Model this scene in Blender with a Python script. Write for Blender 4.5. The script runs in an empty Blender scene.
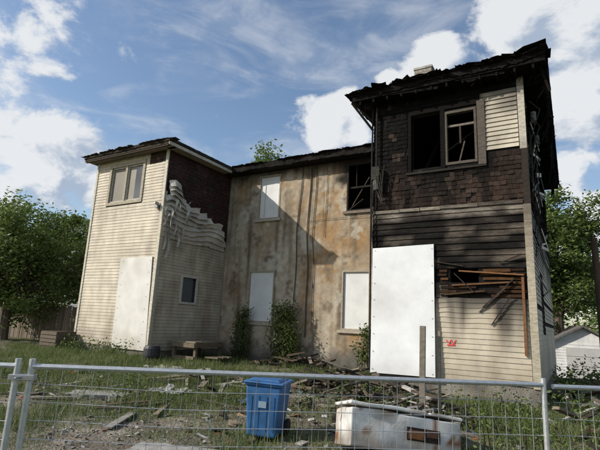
import bpy, math, random
from mathutils import Vector, Matrix, noise
random.seed(7)
R=random.uniform
def nz(x,y,z=0.0,s=1.0): return noise.noise(Vector((x*s,y*s,z*s)))
def mix(a,b,t):
    t=max(0,min(1,t)); return tuple(a[i]+(b[i]-a[i])*t for i in range(3))
def sm(a,b,x):
    t=max(0,min(1,(x-a)/(b-a))); return t*t*(3-2*t)
# ------------------------------------------------------------ materials
def make_mat(name, rough=.8, nscale=6, namt=.3, bump=.25, bscale=60, stretch=(1,1,1), metallic=0, bdist=.01, spec=.3, trans=0):
    m=bpy.data.materials.new(name); m.use_nodes=True
    N=m.node_tree.nodes; L=m.node_tree.links; b=N['Principled BSDF']
    b.inputs['Roughness'].default_value=rough; b.inputs['Metallic'].default_value=metallic
    b.inputs['Specular IOR Level'].default_value=spec
    at=N.new('ShaderNodeAttribute'); at.attribute_name='Col'
    geo=N.new('ShaderNodeNewGeometry')
    mp=N.new('ShaderNodeMapping'); mp.inputs['Scale'].default_value=stretch
    L.new(geo.outputs['Position'],mp.inputs['Vector'])
    if namt>0:
        n1=N.new('ShaderNodeTexNoise'); n1.inputs['Scale'].default_value=nscale; n1.inputs['Detail'].default_value=5; n1.inputs['Roughness'].default_value=.65
        L.new(mp.outputs['Vector'],n1.inputs['Vector'])
        mr=N.new('ShaderNodeMapRange'); mr.inputs['From Min'].default_value=.3; mr.inputs['From Max'].default_value=.7
        mr.inputs['To Min'].default_value=1-namt; mr.inputs['To Max'].default_value=1+namt*.6
        L.new(n1.outputs['Fac'],mr.inputs['Value'])
        vm=N.new('ShaderNodeVectorMath'); vm.operation='SCALE'
        L.new(at.outputs['Color'],vm.inputs[0]); L.new(mr.outputs['Result'],vm.inputs['Scale'])
        colout=vm.outputs['Vector']
    else: colout=at.outputs['Color']
    L.new(colout,b.inputs['Base Color'])
    if bump>0:
        n2=N.new('ShaderNodeTexNoise'); n2.inputs['Scale'].default_value=bscale; n2.inputs['Detail'].default_value=4
        L.new(mp.outputs['Vector'],n2.inputs['Vector'])
        bp=N.new('ShaderNodeBump'); bp.inputs['Strength'].default_value=bump; bp.inputs['Distance'].default_value=bdist
        L.new(n2.outputs['Fac'],bp.inputs['Height']); L.new(bp.outputs['Normal'],b.inputs['Normal'])
    if trans>0:
        tr=N.new('ShaderNodeBsdfTranslucent'); mx=N.new('ShaderNodeMixShader'); mx.inputs[0].default_value=trans
        L.new(colout,tr.inputs['Color']); L.new(b.outputs[0],mx.inputs[1]); L.new(tr.outputs[0],mx.inputs[2])
        L.new(mx.outputs[0],N['Material Output'].inputs['Surface'])
    return m
M_SID=make_mat('vinyl_siding',.6,3,.24,.1,50,(1,1,.6),spec=.2)
M_SHN=make_mat('brown_shingle',.95,9,.45,.5,80,spec=.08)
M_CHAR=make_mat('charred_wood',.9,7,.55,.6,40,(1,1,4),spec=.08)
M_STU=make_mat('stucco',.95,5,.3,1.0,50,bdist=.025,spec=.15)
M_BRD=make_mat('painted_board',.6,2.2,.12,.1,30)
M_WOOD=make_mat('weathered_wood',.9,10,.35,.4,40,(1,1,3),spec=.15)
M_CONC=make_mat('concrete',.95,6,.35,.6,50,spec=.15)
M_MET=make_mat('galvanised_steel',.42,30,.2,0,80,metallic=.65,spec=.5)
M_PLA=make_mat('hard_plastic',.55,5,.35,.08,60,spec=.35)
M_ENA=make_mat('white_enamel',.45,5,.35,.1,30,spec=.4)
M_GLS=make_mat('dark_glass',.08,3,.2,0,spec=.8)
M_LEAF=make_mat('leaves',.6,3,0,0,trans=.35)
M_BARK=make_mat('bark',.95,8,.4,.8,30,(1,1,.4))
M_ROOF=make_mat('roofing',.97,9,.5,.6,60,spec=.06)
M_GRND=make_mat('dirt_and_grass',.98,3.5,.5,1,22,bdist=.06,spec=.1)
M_RUB=make_mat('cable_rubber',.7,6,.2,0)
# ------------------------------------------------------------ mesh builder
class MB:
    def __init__(s): s.v=[];s.f=[];s.c=[]
    def face(s,pts,col,outward=None):
        pts=[Vector(p) for p in pts]
        if outward is not None:
            n=(pts[1]-pts[0]).cross(pts[2]-pts[0])
            if n.dot(outward)<0:
                pts.reverse()
                if isinstance(col,list): col=col[::-1]
        i=len(s.v); s.v+=[tuple(p) for p in pts]; s.f.append(tuple(range(i,i+len(pts))))
        s.c.append(col if isinstance(col,list) else [col]*len(pts))
    def hexa(s,p,col):
        c=sum((Vector(q) for q in p),Vector())/8
        for idx in ((0,1,2,3),(4,5,6,7),(0,1,5,4),(1,2,6,5),(2,3,7,6),(3,0,4,7)):
            q=[Vector(p[k]) for k in idx]; m=sum(q,Vector())/4
            s.face(q,col,m-c)
    def obj(s,name,mat,parent=None,smooth=False,bevel=0):
        me=bpy.data.meshes.new(name); me.from_pydata(s.v,[],s.f)
        a=me.color_attributes.new('Col','FLOAT_COLOR','CORNER'); d=[]
        for fc in s.c:
            for c in fc: d+= [max(0,c[0]),max(0,c[1]),max(0,c[2]),1]
        a.data.foreach_set('color',d); me.materials.append(mat)
        if smooth: me.polygons.foreach_set('use_smooth',[True]*len(me.polygons))
        me.update()
        o=bpy.data.objects.new(name,me); bpy.context.collection.objects.link(o)
        if parent: o.parent=parent
        if bevel:
            w=o.modifiers.new('weld','WELD'); w.merge_threshold=.0005
            b=o.modifiers.new('bev','BEVEL'); b.width=bevel; b.segments=3; b.limit_method='ANGLE'
        return o
def empty(name,loc=(0,0,0)):
    o=bpy.data.objects.new(name,None); bpy.context.collection.objects.link(o); o.empty_display_size=.3; return o
def box(mb,c,h,rot=None,col=(.5,.5,.5)):
    c=Vector(c); rot=rot or Matrix.Identity(3)
    mb.hexa([c+rot@Vector((x*h[0],y*h[1],z*h[2])) for z in(-1,1) for x,y in((-1,-1),(1,-1),(1,1),(-1,1))],col)
def rock(mb,c,h,rot,col):
    c=Vector(c); mb.hexa([c+rot@Vector((x*h[0]*R(.45,1.1),y*h[1]*R(.45,1.1),z*h[2]*R(.6,1.1))) for z in(-1,1) for x,y in((-1,-1),(1,-1),(1,1),(-1,1))],col)
def tube(mb,pts,rad,n=6,col=(.3,.3,.3),caps=True):
    pts=[Vector(p) for p in pts]
    if not isinstance(rad,(list,tuple)): rad=[rad]*len(pts)
    rings=[]
    for i,p in enumerate(pts):
        d=(pts[min(i+1,len(pts)-1)]-pts[max(i-1,0)]).normalized()
        u=d.cross(Vector((0,0,1)) if abs(d.z)<.9 else Vector((1,0,0))).normalized(); w=d.cross(u)
        rings.append([p+(u*math.cos(2*math.pi*k/n)+w*math.sin(2*math.pi*k/n))*rad[i] for k in range(n)])
    for i in range(len(pts)-1):
        m=(pts[i]+pts[i+1])/2
        for k in range(n):
            q=[rings[i][k],rings[i][(k+1)%n],rings[i+1][(k+1)%n],rings[i+1][k]]
            mb.face(q,col,sum(q,Vector())/4-m)
    if caps:
        mb.face(rings[0],col,pts[0]-pts[1]); mb.face(rings[-1],col,pts[-1]-pts[-2])
def beam(mb,a,b,w,t,col,up=(0,0,1)):
    a=Vector(a);b=Vector(b);d=(b-a).normalized();u=d.cross(Vector(up))
    if u.length<.05: u=d.cross(Vector((1,0,0)))
    u.normalize(); k=d.cross(u)
    mb.hexa([q+u*w/2*x+k*t/2*y for q in(a,b) for x,y in((-1,-1),(1,-1),(1,1),(-1,1))],col)
class Fr:
    def __init__(s,O,S,N): s.O=Vector(O);s.S=Vector(S);s.N=Vector(N)
    def p(s,a,n,z): return s.O+s.S*a+s.N*n+Vector((0,0,z))
F10=Fr((0,10,0),(1,0,0),(0,-1,0)); F13=Fr((0,13.26,0),(1,0,0),(0,-1,0))
XL0,XL1,XR0,XR1=-14.92,-11.23,-3.96,-.6
FLS=Fr((XL1,0,0),(0,1,0),(1,0,0)); FRS=Fr((XR1,0,0),(0,1,0),(1,0,0))
FRI=Fr((XR0,0,0),(0,1,0),(-1,0,0)); FLL=Fr((XL0,0,0),(0,1,0),(-1,0,0)); FB=Fr((0,19,0),(1,0,0),(0,1,0))
def fbox(mb,fr,s0,s1,n0,n1,z0,z1,col):
    mb.hexa([fr.p(a,n,z) for z in(z0,z1) for a,n in((s0,n0),(s1,n0),(s1,n1),(s0,n1))],col)
def cuts(s0,s1,za,zb,holes):
    seg=[(s0,s1)]
    for h in holes:
        ov=min(zb,h[3])-max(za,h[2])
        if ov<(zb-za)*.5: continue
        ns=[]
        for a,b in seg:
            if h[1]<=a or h[0]>=b: ns.append((a,b)); continue
            if h[0]>a: ns.append((a,h[0]))
            if h[1]<b: ns.append((h[1],b))
        seg=ns
    return seg
def siding(mb,fr,s0,s1,z0,z1,holes,col,course=.105,warp=None,step=.22,proud=.018,missing=0):
    z=z0
    while z<z1-.02:
        zb=min(z+course,z1)
        for a,b in cuts(s0,s1,z,zb,holes):
            if random.random()<missing: continue
            k=max(1,int((b-a)/step)); jn=R(-.002,.003); cj=R(.94,1.04)
            def P(s,n,zz):
                if warp: dn,dz=warp(s,zz)
                else: dn=dz=0
                return fr.p(s,n+dn,zz+dz)
            for i in range(k):
                sa=a+(b-a)*i/k; sb=a+(b-a)*(i+1)/k
                ca=[tuple(x*cj for x in col(q,w)) for q,w in((sa,z),(sb,z),(sb,zb),(sa,zb))]
                mb.face([P(sa,proud+jn,z),P(sb,proud+jn,z),P(sb,.004,zb+.004),P(sa,.004,zb+.004)],ca,fr.N)
                mb.face([P(sa,proud+jn,z),P(sb,proud+jn,z),P(sb,.001,z+.003),P(sa,.001,z+.003)],[ca[0],ca[1],ca[1],ca[0]],Vector((0,0,-1)))
        z=zb
def shingles(mb,fr,s0,s1,z0,z1,holes,col,course=.105,missing=.02,wmin=.08,wmax=.14,var=.16):
    z=z0
    while z<z1-.03:
        zb=min(z+course,z1)
        for a,b in cuts(s0,s1,z,zb,holes):
            s=a-R(0,.08)
            while s<b-.01:
                w=R(wmin,wmax); e=min(s+w,b); st=max(s,a)
                if e-st>.015 and random.random()>missing:
                    c=col((st+e)/2,z); j=R(1-var,1+var)
                    if random.random()<.03: j*=1.4
                    c=tuple(x*j for x in c)
                    zd=z-R(0,.018); pr=R(.012,.028); ti=R(-.005,.005)
                    mb.face([fr.p(st+.002,pr,zd),fr.p(e-.002,pr+ti,zd+ti),fr.p(e-.002,.005,zb+.015),fr.p(st+.002,.005,zb+.015)],c,fr.N)
                    mb.face([fr.p(st+.002,pr,zd),fr.p(e-.002,pr+ti,zd+ti),fr.p(e-.002,.001,zd+.004),fr.p(st+.002,.001,zd+.004)],tuple(x*.6 for x in c),Vector((0,0,-1)))
                s+=w
        z=zb
def shell(mb,fr,s0,s1,z0,z1,holes,col,n=-.004,depth=.16,grid=None):
    ss=sorted({s0,s1}|{h[i] for h in holes for i in(0,1)}); zs=sorted({z0,z1}|{h[i] for h in holes for i in(2,3)})
    def fill(v):
        o=[]
        for a,b in zip(v[:-1],v[1:]):
            k=max(1,int((b-a)/grid)) if grid else 1
            o+=[a+(b-a)*i/k for i in range(k)]
        return o+[v[-1]]
    ss=fill(ss); zs=fill(zs); cf=col if callable(col) else (lambda a,b:col)
    for a,b in zip(ss[:-1],ss[1:]):
        for c,d in zip(zs[:-1],zs[1:]):
            ms=(a+b)/2; mz=(c+d)/2
            if any(h[0]<ms<h[1] and h[2]<mz<h[3] for h in holes): continue
            mb.face([fr.p(a,n,c),fr.p(b,n,c),fr.p(b,n,d),fr.p(a,n,d)],[cf(a,c),cf(b,c),cf(b,d),cf(a,d)],fr.N)
    for h in holes:
        a,b,c,d=h[:4]; cc=(.05,.045,.04)
        mb.face([fr.p(a,n,c),fr.p(a,n,d),fr.p(a,n-depth,d),fr.p(a,n-depth,c)],cc,fr.S)
        mb.face([fr.p(b,n,c),fr.p(b,n,d),fr.p(b,n-depth,d),fr.p(b,n-depth,c)],cc,-fr.S)
        mb.face([fr.p(a,n,c),fr.p(b,n,c),fr.p(b,n-depth,c),fr.p(a,n-depth,c)],cc,Vector((0,0,1)))
        mb.face([fr.p(a,n,d),fr.p(b,n,d),fr.p(b,n-depth,d),fr.p(a,n-depth,d)],cc,Vector((0,0,-1)))
def trim(mb,fr,s0,s1,z0,z1,w,n0,n1,col):
    fbox(mb,fr,s0-w,s0,n0,n1,z0-w,z1+w,col); fbox(mb,fr,s1,s1+w,n0,n1,z0-w,z1+w,col)
    fbox(mb,fr,s0,s1,n0,n1,z1,z1+w,col); fbox(mb,fr,s0,s1,n0,n1,z0-w,z0,col)
# ------------------------------------------------------------ ground
def gz(x,y):
    z=.2*sm(5,9,y)+.12*sm(-9,-12,x)*sm(5,9,y)
    z-=1.0*sm(17,28,y)*sm(-3,0,x)
    near=1 if (-30<x<12 and -6<y<34) else 0
    z+=near*(.05*nz(x,y,0,.7)+.03*nz(x,y,3,2.1)+.012*nz(x,y,6,6))
    return z
def grassy(x,y):
    g=.66+.8*nz(x,y,5,.4)+.7*nz(x,y,9,1.2)
    g+=.5*math.exp(-((x+9.5)**2/14+(y-8.2)**2/6))
    g-=.4*math.exp(-((x+5.5)**2/9+(y-4.6)**2/2))
    g-=.5*math.exp(-((x+4.2)**2/4+(y-8.6)**2/2.5))
    if y<3: g+=.3
    return max(0,min(1,g))
mb=MB()
def axis(a,b,st,far):
    v=[];x=a
    while x<b: v.append(x); x+=st
    d=st
    hi=[];x=b
    while x<far: hi.append(x); d*=1.5; x+=d
    hi.append(far); d=st; lo=[];x=a-st
    while x>-far: lo.append(x); d*=1.5; x-=d
    lo.append(-far)
    return lo[::-1]+v+hi
gx=axis(-24,6,.13,900); gy=axis(1,20,.13,900)
def gcol(x,y):
    dirt=mix((.14,.115,.088),(.29,.255,.205),.5+nz(x,y,1,1.7)+.6*nz(x,y,4,6)); gr=mix((.05,.075,.022),(.11,.125,.05),.5+nz(x,y,2,2.5)+.5*nz(x,y,7,7))
    return mix(dirt,gr,grassy(x,y)*.9+.4*nz(x,y,3,5))
mb.v=[(x,y,gz(x,y)) for y in gy for x in gx]; nx=len(gx)
cv=[gcol(x,y) for y in gy for x in gx]
for j in range(len(gy)-1):
    for i in range(nx-1):
        q=(j*nx+i,j*nx+i+1,(j+1)*nx+i+1,(j+1)*nx+i); mb.f.append(q); mb.c.append([cv[k] for k in q])
mb.obj('ground',M_GRND,smooth=True)
# ------------------------------------------------------------ HOUSE
H=empty('burned_duplex_house')
TOP=7.02
hR=[(-3.02,-2.34,5.2,6.55),(-2.24,-1.55,5.2,6.5),(-2.2,-1.62,2.56,2.86)]
hLf=[(-14.05,-12.4,5.42,6.72)]
hLs=[(11.16,11.82,2.06,2.88)]
hM=[(-9.82,-8.86,5.2,6.88),(-6.2,-5.3,5.22,6.86),(-10.02,-8.9,1.5,3.32),(-6.3,-5.32,1.4,3.27)]
dark=(.016,.014,.013)
mb=MB()
shell(mb,F10,XR0,XR1,.1,TOP,hR,dark); shell(mb,F10,XL0,XL1,.1,TOP,hLf,(.08,.07,.06))
shell(mb,FLS,10,13.26,.1,TOP,hLs,(.06,.055,.05)); shell(mb,FRI,10,13.26,.1,TOP,[],dark)
shell(mb,FRS,10,19,.1,TOP,[],dark); shell(mb,FLL,10,19,.1,TOP,[],dark); shell(mb,FB,XL0,XR1,.1,TOP,[],dark)
for (x0,x1) in ((XL0,XL1),(XR0,XR1)):
    box(mb,((x0+x1)/2,13.2,3.6),((x1-x0)/2-.02,.04,3.35),None,dark)
    box(mb,((x0+x1)/2,11.6,3.75),((x1-x0)/2-.05,1.5,.06),None,dark)
box(mb,(-7.6,15.2,3.6),(3.6,.04,3.35),None,(.05,.045,.04))
mb.obj('wall_structure',M_CHAR,H)
def stu(s,z):
    a=nz(s,z,0,.8); b=nz(s,z,4,2.3); c=nz(s,z,8,6)
    col=mix((.37,.305,.22),(.54,.475,.37),.5+.9*a+.4*b)
    st=0
    for (x,zz,rx,rz,k) in ((-6.9,4.6,.95,1.8,1.0),(-5.6,4.3,1.1,.9,1.1),(-7.6,2.6,.5,1.6,.6),(-9.4,4.6,.8,.7,.5),(-6.2,6.9,1.6,.5,.8),(-9.0,6.7,1.6,.45,.7),(-5.7,1.2,.8,.8,.8),(-10.7,2.0,.4,1.8,.4),(-10.6,6.4,.5,.8,.6),(-7.9,5.6,.5,1.2,.6)):
        st=max(st,k*(1-math.hypot((s-x)/rx,(z-zz)/rz)*.8))
    col=mix(col,(.35,.225,.115),(st+b*.7+c*.5)*1.1 if st>0 else 0)
    run=nz(s*5,z*.3,6); col=mix(col,(.16,.125,.085),max(0,run-.05)*1.5)
    run=nz(s*11,z*.5,16); col=mix(col,(.12,.10,.07),max(0,run-.18)*1.5*sm(3,6.5,z+1.2*b))
    col=mix(col,(.56,.52,.43),sm(.36,.48,nz(s,z,11,1.3)+.5*nz(s,z,15,4)+.25*c)*.6)
    col=mix(col,(.20,.155,.11),sm(.38,.55,-(nz(s,z,21,2.0)+.6*nz(s,z,25,7)))*.8)
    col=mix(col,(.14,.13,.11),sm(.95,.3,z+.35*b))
    col=mix(col,(.018,.016,.014),sm(1.35,.45,math.hypot((s+5.75)/.9,(z-6.85)/.85)+b*.5+c*.2))
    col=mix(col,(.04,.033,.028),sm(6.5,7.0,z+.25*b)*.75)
    return col
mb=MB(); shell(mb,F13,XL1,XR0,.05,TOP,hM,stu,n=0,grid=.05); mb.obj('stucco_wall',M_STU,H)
mb=MB()
for i,h in enumerate(hM):
    if i==1: continue
    a,b,c,d=h
    fbox(mb,F13,a+.05,b-.05,-.07,-.045,c+.04,d-.05,(.66,.66,.64))
    if i==0: fbox(mb,F13,a+.25,a+.28,-.045,-.03,c+.1,d-.3,(.5,.5,.48))
mb.obj('white_window_boards',M_BRD,H)
mb=MB()
for i,h in enumerate(hM):
    a,b,c,d=h; col=(.36,.31,.24) if i!=1 else (.03,.026,.022)
    for q in ((a,a+.055,c,d),(b-.055,b,c,d),(a+.055,b-.055,d-.055,d),(a+.055,b-.055,c,c+.05)):
        fbox(mb,F13,q[0],q[1],-.12,.012,q[2],q[3],col)
    fbox(mb,F13,a-.1,b+.1,-.02,.075,c-.09,c-.004,(.40,.35,.28) if i!=1 else (.2,.165,.13))
mb.obj('window_frames_and_sills',M_WOOD,H)
mb=MB()
a,b,c,d=hM[1]
fbox(mb,F13,a+.055,b-.055,-.09,-.05,(c+d)/2-.03,(c+d)/2+.03,(.03,.026,.022))
fbox(mb,F13,a+.3,a+.33,-.09,-.06,(c+d)/2+.03,d-.055,(.03,.026,.022))
beam(mb,F13.p(a+.1,-.1,c+.1),F13.p(b-.15,-.12,d-.5),.03,.03,(.08,.065,.05))
beam(mb,F13.p(a+.08,-.1,c+.06),F13.p(a+.55,-.14,c+.4),.16,.01,(.14,.12,.1))
mb.obj('burned_window_sash',M_CHAR,H)
mb=MB()
for x,z0,z1,r,col in ((-7.95,2.2,7,.014,(.06,.05,.045)),(-7.62,1.1,7,.02,(.12,.10,.08)),(-7.40,1.5,7,.012,(.06,.05,.04)),(-7.0,4.4,7,.009,(.07,.06,.05))):
    pts=[]; k=14
    for i in range(k+1):
        z=z1+(z0-z1)*i/k; pts.append(F13.p(x+.10*nz(x,z,2,.55)+(-.12 if x<-7.9 else .05)*i/k,.03+.02*abs(nz(z,x,1,1)),z))
    tube(mb,pts,r,6,col)
tube(mb,[F13.p(-4.9,.03,6.4),F13.p(-5.2,.05,5.0),F13.p(-6.9,.05,5.02),F13.p(-7.6,.04,5.0)],.007,5,(.1,.09,.08))
mb.obj('wall_cables',M_RUB,H)
mb=MB()
def fnd(s,z): return mix((.13,.115,.095),(.28,.255,.215),.5+nz(s,z,1,2)+.5*nz(s,z,2,7))
shell(mb,F10,XR0,XR1,-.1,.56,[],fnd,n=.002,grid=.1); shell(mb,F10,XL0,XL1,-.1,.56,[],fnd,n=.002,grid=.1)
shell(mb,FLS,10,13.26,-.1,.5,[],fnd,n=.002,grid=.12); shell(mb,FRS,10,19,-1,.5,[],fnd,n=.002,grid=.2)
shell(mb,FLL,10,19,-.1,.6,[],fnd,n=.002,grid=.2)
mb.obj('foundation',M_STU,H)
def cream(s,z,k=1.0,seed=0):
    c=mix((.48,.42,.325),(.57,.51,.405),.5+.8*nz(s,z,seed,.6)); d=nz(s*2.2,z*.5,seed+3)
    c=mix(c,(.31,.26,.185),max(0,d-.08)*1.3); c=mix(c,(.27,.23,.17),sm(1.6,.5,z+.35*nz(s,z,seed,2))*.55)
    d=nz(s*7,z*.7,seed+8); c=mix(c,(.26,.22,.16),max(0,d-.12)*1.1)
    return tuple(x*k for x in c)
mb=MB()
hb=[(-14.16,-12.29,5.31,6.83),(-12.12,XL1-.001,6.62,7.02)]
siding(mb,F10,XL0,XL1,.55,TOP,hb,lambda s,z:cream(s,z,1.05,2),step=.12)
def lsw(s,z):
    k=sm(2.8,4.6,z); k2=sm(4.0,4.8,z); e=sm(9.98,10.2,s)*sm(13.26,13.1,s)
    n=k*(.03+.05*nz(s,z,1,1.6))+k2*(.05+.16*max(0,nz(s*1.1,z*2.4,7,1.2))+.05*math.sin(s*3.3+z*2))
    dz=-k*.07*abs(math.sin(s*1.5+.6))-k2*(.16*nz(s,z,4,1.2)+.10*math.sin(s*2.4))
    return max(0,n*e),dz*e
def lsc(s,z):
    c=cream(s,z,.97,9); c=mix(c,(.60,.56,.48),sm(3.9,4.6,z)*.75)
    c=mix(c,(.28,.21,.14),max(0,nz(s,z,3,1.5))*.7*sm(4.4,3.2,z)); c=mix(c,(.12,.09,.07),sm(.25,.5,nz(s*1.5,z*3,12))*.6*sm(4.0,5.0,z)); return c
hs=[(11.08,11.9,1.98,2.96)]
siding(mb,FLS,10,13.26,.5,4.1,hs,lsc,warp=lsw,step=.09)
def band(s0,s1,z0,z1,pr):
    k=int((s1-s0)/.05); rows=4
    def P(s,t):
        z=z0+(z1-z0)*t; n,dz=lsw(s,z); edge=.03*nz(s,z0,5,6)
        return FLS.p(s,n+.012+pr*(1-t)**2*(1+.8*nz(s,z0,8,2.5)),z+dz+edge*(t if t>.9 else (1-t)))
    for i in range(k):
        sa=s0+(s1-s0)*i/k; sb=s0+(s1-s0)*(i+1)/k
        for j in range(rows):
            t0=j/rows;t1=(j+1)/rows
            mb.face([P(sa,t0),P(sb,t0),P(sb,t1),P(sa,t1)],[lsc(sa,z0+t0*.2),lsc(sb,z0+t0*.2),lsc(sb,z0+t1*.2),lsc(sa,z0+t1*.2)],FLS.N)
z=4.08; i=0
while z<5.75:
    s1=[13.2,13.22,13.1,12.9,12.7,12.3,12.0,11.5,11.0,10.7,10.5,10.4][min(i,11)]+R(-.12,.1)
    band(10.02+(.0 if i<8 else R(0,.1)),s1,z,z+.21,.05+.035*i/6); z+=.165; i+=1
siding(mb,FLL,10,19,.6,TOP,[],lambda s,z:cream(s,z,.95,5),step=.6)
mb.obj('cream_siding',M_SID,H)
mb=MB()
for i in range(12):
    s=10.02+R(0,.75); z0=5.5-R(0,1.0); L_=R(.4,1.25); k=12; w=R(.035,.09); ph=R(0,6); prev=None
    for j in range(k+1):
        t=j/k; P=FLS.p(s+.22*t*math.sin(ph)+.06*math.sin(7*t+ph),.10+.13*math.sin(3*t+ph*.5)**2+.02*i,z0-L_*t)
        a=ph+4*t; dv=FLS.S*math.cos(a*.5)+FLS.N*math.sin(a*.5)*.6
        q=(P-dv*w*(1-.4*t),P+dv*w*.7+Vector((0,0,.03*math.sin(5*t))))
        if prev: mb.face([prev[0],prev[1],q[1],q[0]],tuple(x*g for g in (R(.8,1.0),) for x in (.50,.46,.39)),FLS.N)
        prev=q
mb.obj('melted_siding_strips',M_SID,H)
mb=MB()
shingles(mb,FLS,10.03,13.24,4.3,TOP,[],lambda s,z:mix((.075,.042,.034),(.048,.030,.026),.5+nz(s,z,2,1.5)),course=.12,wmin=.12,wmax=.3,var=.1)
shingles(mb,F10,-12.1,XL1-.06,6.63,TOP,[],lambda s,z:(.07,.045,.036))
mb.obj('upper_brown_shingles',M_SHN,H)
# RIGHT WING
mb=MB()
def rsh(s,z):
    c=mix((.056,.037,.029),(.022,.017,.0145),.5+1.3*nz(s,z,3,.9))
    d=math.hypot((s+2.3)/1.5,(z-6.2)/1.25)
    c=mix(c,(.006,.0055,.005),sm(1.55,.85,d+.5*nz(s,z,1,1.8)))
    c=mix(c,(.007,.0065,.006),sm(5.0,5.7,z+.6*nz(s,z,5,1.4))*.93)
    c=mix(c,(.010,.009,.008),sm(-2.9,-3.7,s+.4*nz(s,z,7,2))*.8)
    c=mix(c,(.010,.009,.008),max(0,nz(s*4,z*.5,13)+.02)*1.7)
    if nz(s,z,8,3)>.42: c=mix(c,(.08,.058,.045),.4)
    return c
hsh=[(-3.12,-1.36,5.1,6.66),(-1.47,-.60,5.4,6.82)]
shingles(mb,F10,XR0,XR1,4.2,TOP,hsh,rsh,missing=.06)
shingles(mb,FRS,10.1,19,4.2,TOP,[(11.4,12.6,5.1,6.6),(14,15.2,5.1,6.6)],rsh,missing=.08,wmin=.15,wmax=.3)
shingles(mb,FRI,10,13.26,4.2,TOP,[],rsh,wmin=.15,wmax=.3)
mb.obj('charred_shingles',M_SHN,H)
mb=MB()
def chp(s,z):
    c=mix((.005,.0048,.0045),(.022,.019,.017),.4+1.1*nz(s*1.0,z*7,3,1)) 
    c=mix(c,(.15,.125,.10),sm(.15,.38,nz(s*1.3,z*6,9))*.6)
    if 4.05<z<4.3 : c=mix((.05,.042,.036),(.24,.21,.175),.5+1.6*nz(s*2.5,z*9,2))
    c=mix(c,(.2,.165,.13),sm(-1.7,-.7,s)*sm(-.05,.35,nz(s*1.4,z*5,5))*.8)
    return c
def chw(s,z): return .012*nz(s,z*8,3,1.5),.02*nz(s,z*8,9,1.3)
siding(mb,F10,XR0,XR1-.05,2.86,4.2,[],chp,course=.135,proud=.03,step=.06,missing=.02,warp=chw)
a=XR0+.02
while a<XR1-.15:
    b=min(a+R(.4,1.1),XR1-.1); q0=mix((.05,.04,.035),(.24,.21,.17),R(.1,1)); t=R(.02,.035)
    mb.hexa([F10.p(s,n,zz) for zz_,pp in ((0,1),(1,1)) for s,n,zz in ((a,.02,4.19+.07*zz_+R(-.008,.008)),(b-.01,.02,4.18+.07*zz_+R(-.008,.008)),(b-.01,.02+t,4.18+.07*zz_),(a,.02+t,4.19+.07*zz_))],q0); a=b
siding(mb,FRI,10,13.26,.5,4.2,[],chp,course=.135,step=.5)
for i in range(7):
    z=2.26+i*.087
    for q in cuts(-2.46,-.72,z,z+.06,[(-2.22,-1.60,2.54,2.88)]):
        a=q[0]+R(0,.1)
        while a<q[1]-.05:
            b=min(q[1]-R(0,.05),a+R(.25,.6)); c=mix((.11,.055,.025),(.012,.01,.009),R(0,1)**.6)
            if random.random()>.15: fbox(mb,F10,a,b-.01,.006,.02+R(0,.012),z+R(-.01,.01),z+.055,c)
            a=b
mb.obj('charred_wall_planks',M_CHAR,H)
mb=MB()
for a,b,w,t,c in (((-2.0,.05,2.80),(-.76,.06,2.70),.03,.07,(.20,.10,.045)),((-2.15,.045,2.5),(-1.0,.05,2.56),.03,.04,(.15,.075,.035)),((-1.55,.07,2.05),(-.95,.09,2.62),.02,.03,(.04,.032,.028)),
    ((-1.62,.06,1.95),(-1.1,.1,2.45),.02,.025,(.06,.045,.04)),((-2.3,.06,2.3),(-1.5,.07,2.38),.03,.04,(.07,.045,.025)),((-1.2,.05,2.95),(-.8,.1,3.1),.02,.04,(.04,.03,.025)),((-.79,.05,2.66),(-.8,.05,1.15),.05,.03,(.18,.09,.045)),((-2.45,.05,3.0),(-1.9,.08,2.9),.02,.04,(.04,.03,.025)),
    ((-1.4,.05,1.7),(-1.0,.12,2.3),.02,.02,(.03,.025,.025)),((-2.1,.08,2.75),(-1.7,.1,2.35),.02,.03,(.03,.025,.025))):
    beam(mb,F10.p(*a),F10.p(*b),w,t,c,up=(0,1,0))
mb.obj('broken_trim_pieces',M_WOOD,H)
mb=MB()
def rl(s,z):
    c=mix((.42,.36,.27),(.53,.47,.365),.5+.8*nz(s,z,31,.8)); c=mix(c,(.25,.20,.14),max(0,nz(s*2,z*.6,14)-.03)*1.4)
    c=mix(c,(.035,.03,.025),max(0,nz(s*6,z*.4,44)+.05)*2.4*sm(.9,2.3,z))
    c=mix(c,(.03,.026,.022),sm(1.6,2.2,z+.5*nz(s,z,2,1.4))*.93); c=mix(c,(.22,.185,.135),sm(1.1,.5,z+.3*nz(s,z,6,2))*.6)
    return c
def rw(s,z):
    k=sm(1.3,2.2,z); return k*.03*(1+nz(s,z,1,2)),-k*.06*abs(nz(s,z,5,1.2))
siding(mb,F10,-2.5,-.72,.58,2.24,[],rl,warp=rw,step=.05)
siding(mb,F10,-2.5,-2.24,2.24,2.56,[],rl,step=.1)
siding(mb,F10,-3.9,-2.5,.58,2.24,[],rl)
siding(mb,F10,-1.46,-.72,5.42,6.78,[],lambda s,z:mix(mix(cream(s,z,.95,12),(.48,.44,.36),.4),(.06,.052,.045),sm(6.1,6.7,z+.4*nz(s,z,2,2))*.75+sm(-1.2,-1.5,s+.2*nz(s,z,4,4))*.5),proud=.03,step=.06)
def rs(s,z):
    c=cream(s,z,.95,17); k=sm(2.6,4.2,z+.8*nz(s,z,6,.6)); return mix(c,(.04,.033,.028),k)
siding(mb,FRS,10.1,19,.5,4.2,[(12,13.1,1.5,3.0)],rs,missing=.05,step=.3)
siding(mb,FRS,10.1,10.9,5.2,6.9,[],lambda s,z:(.40,.37,.30),missing=.35)
mb.obj('sooty_cream_siding',M_SID,H)
mb=MB()
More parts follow.
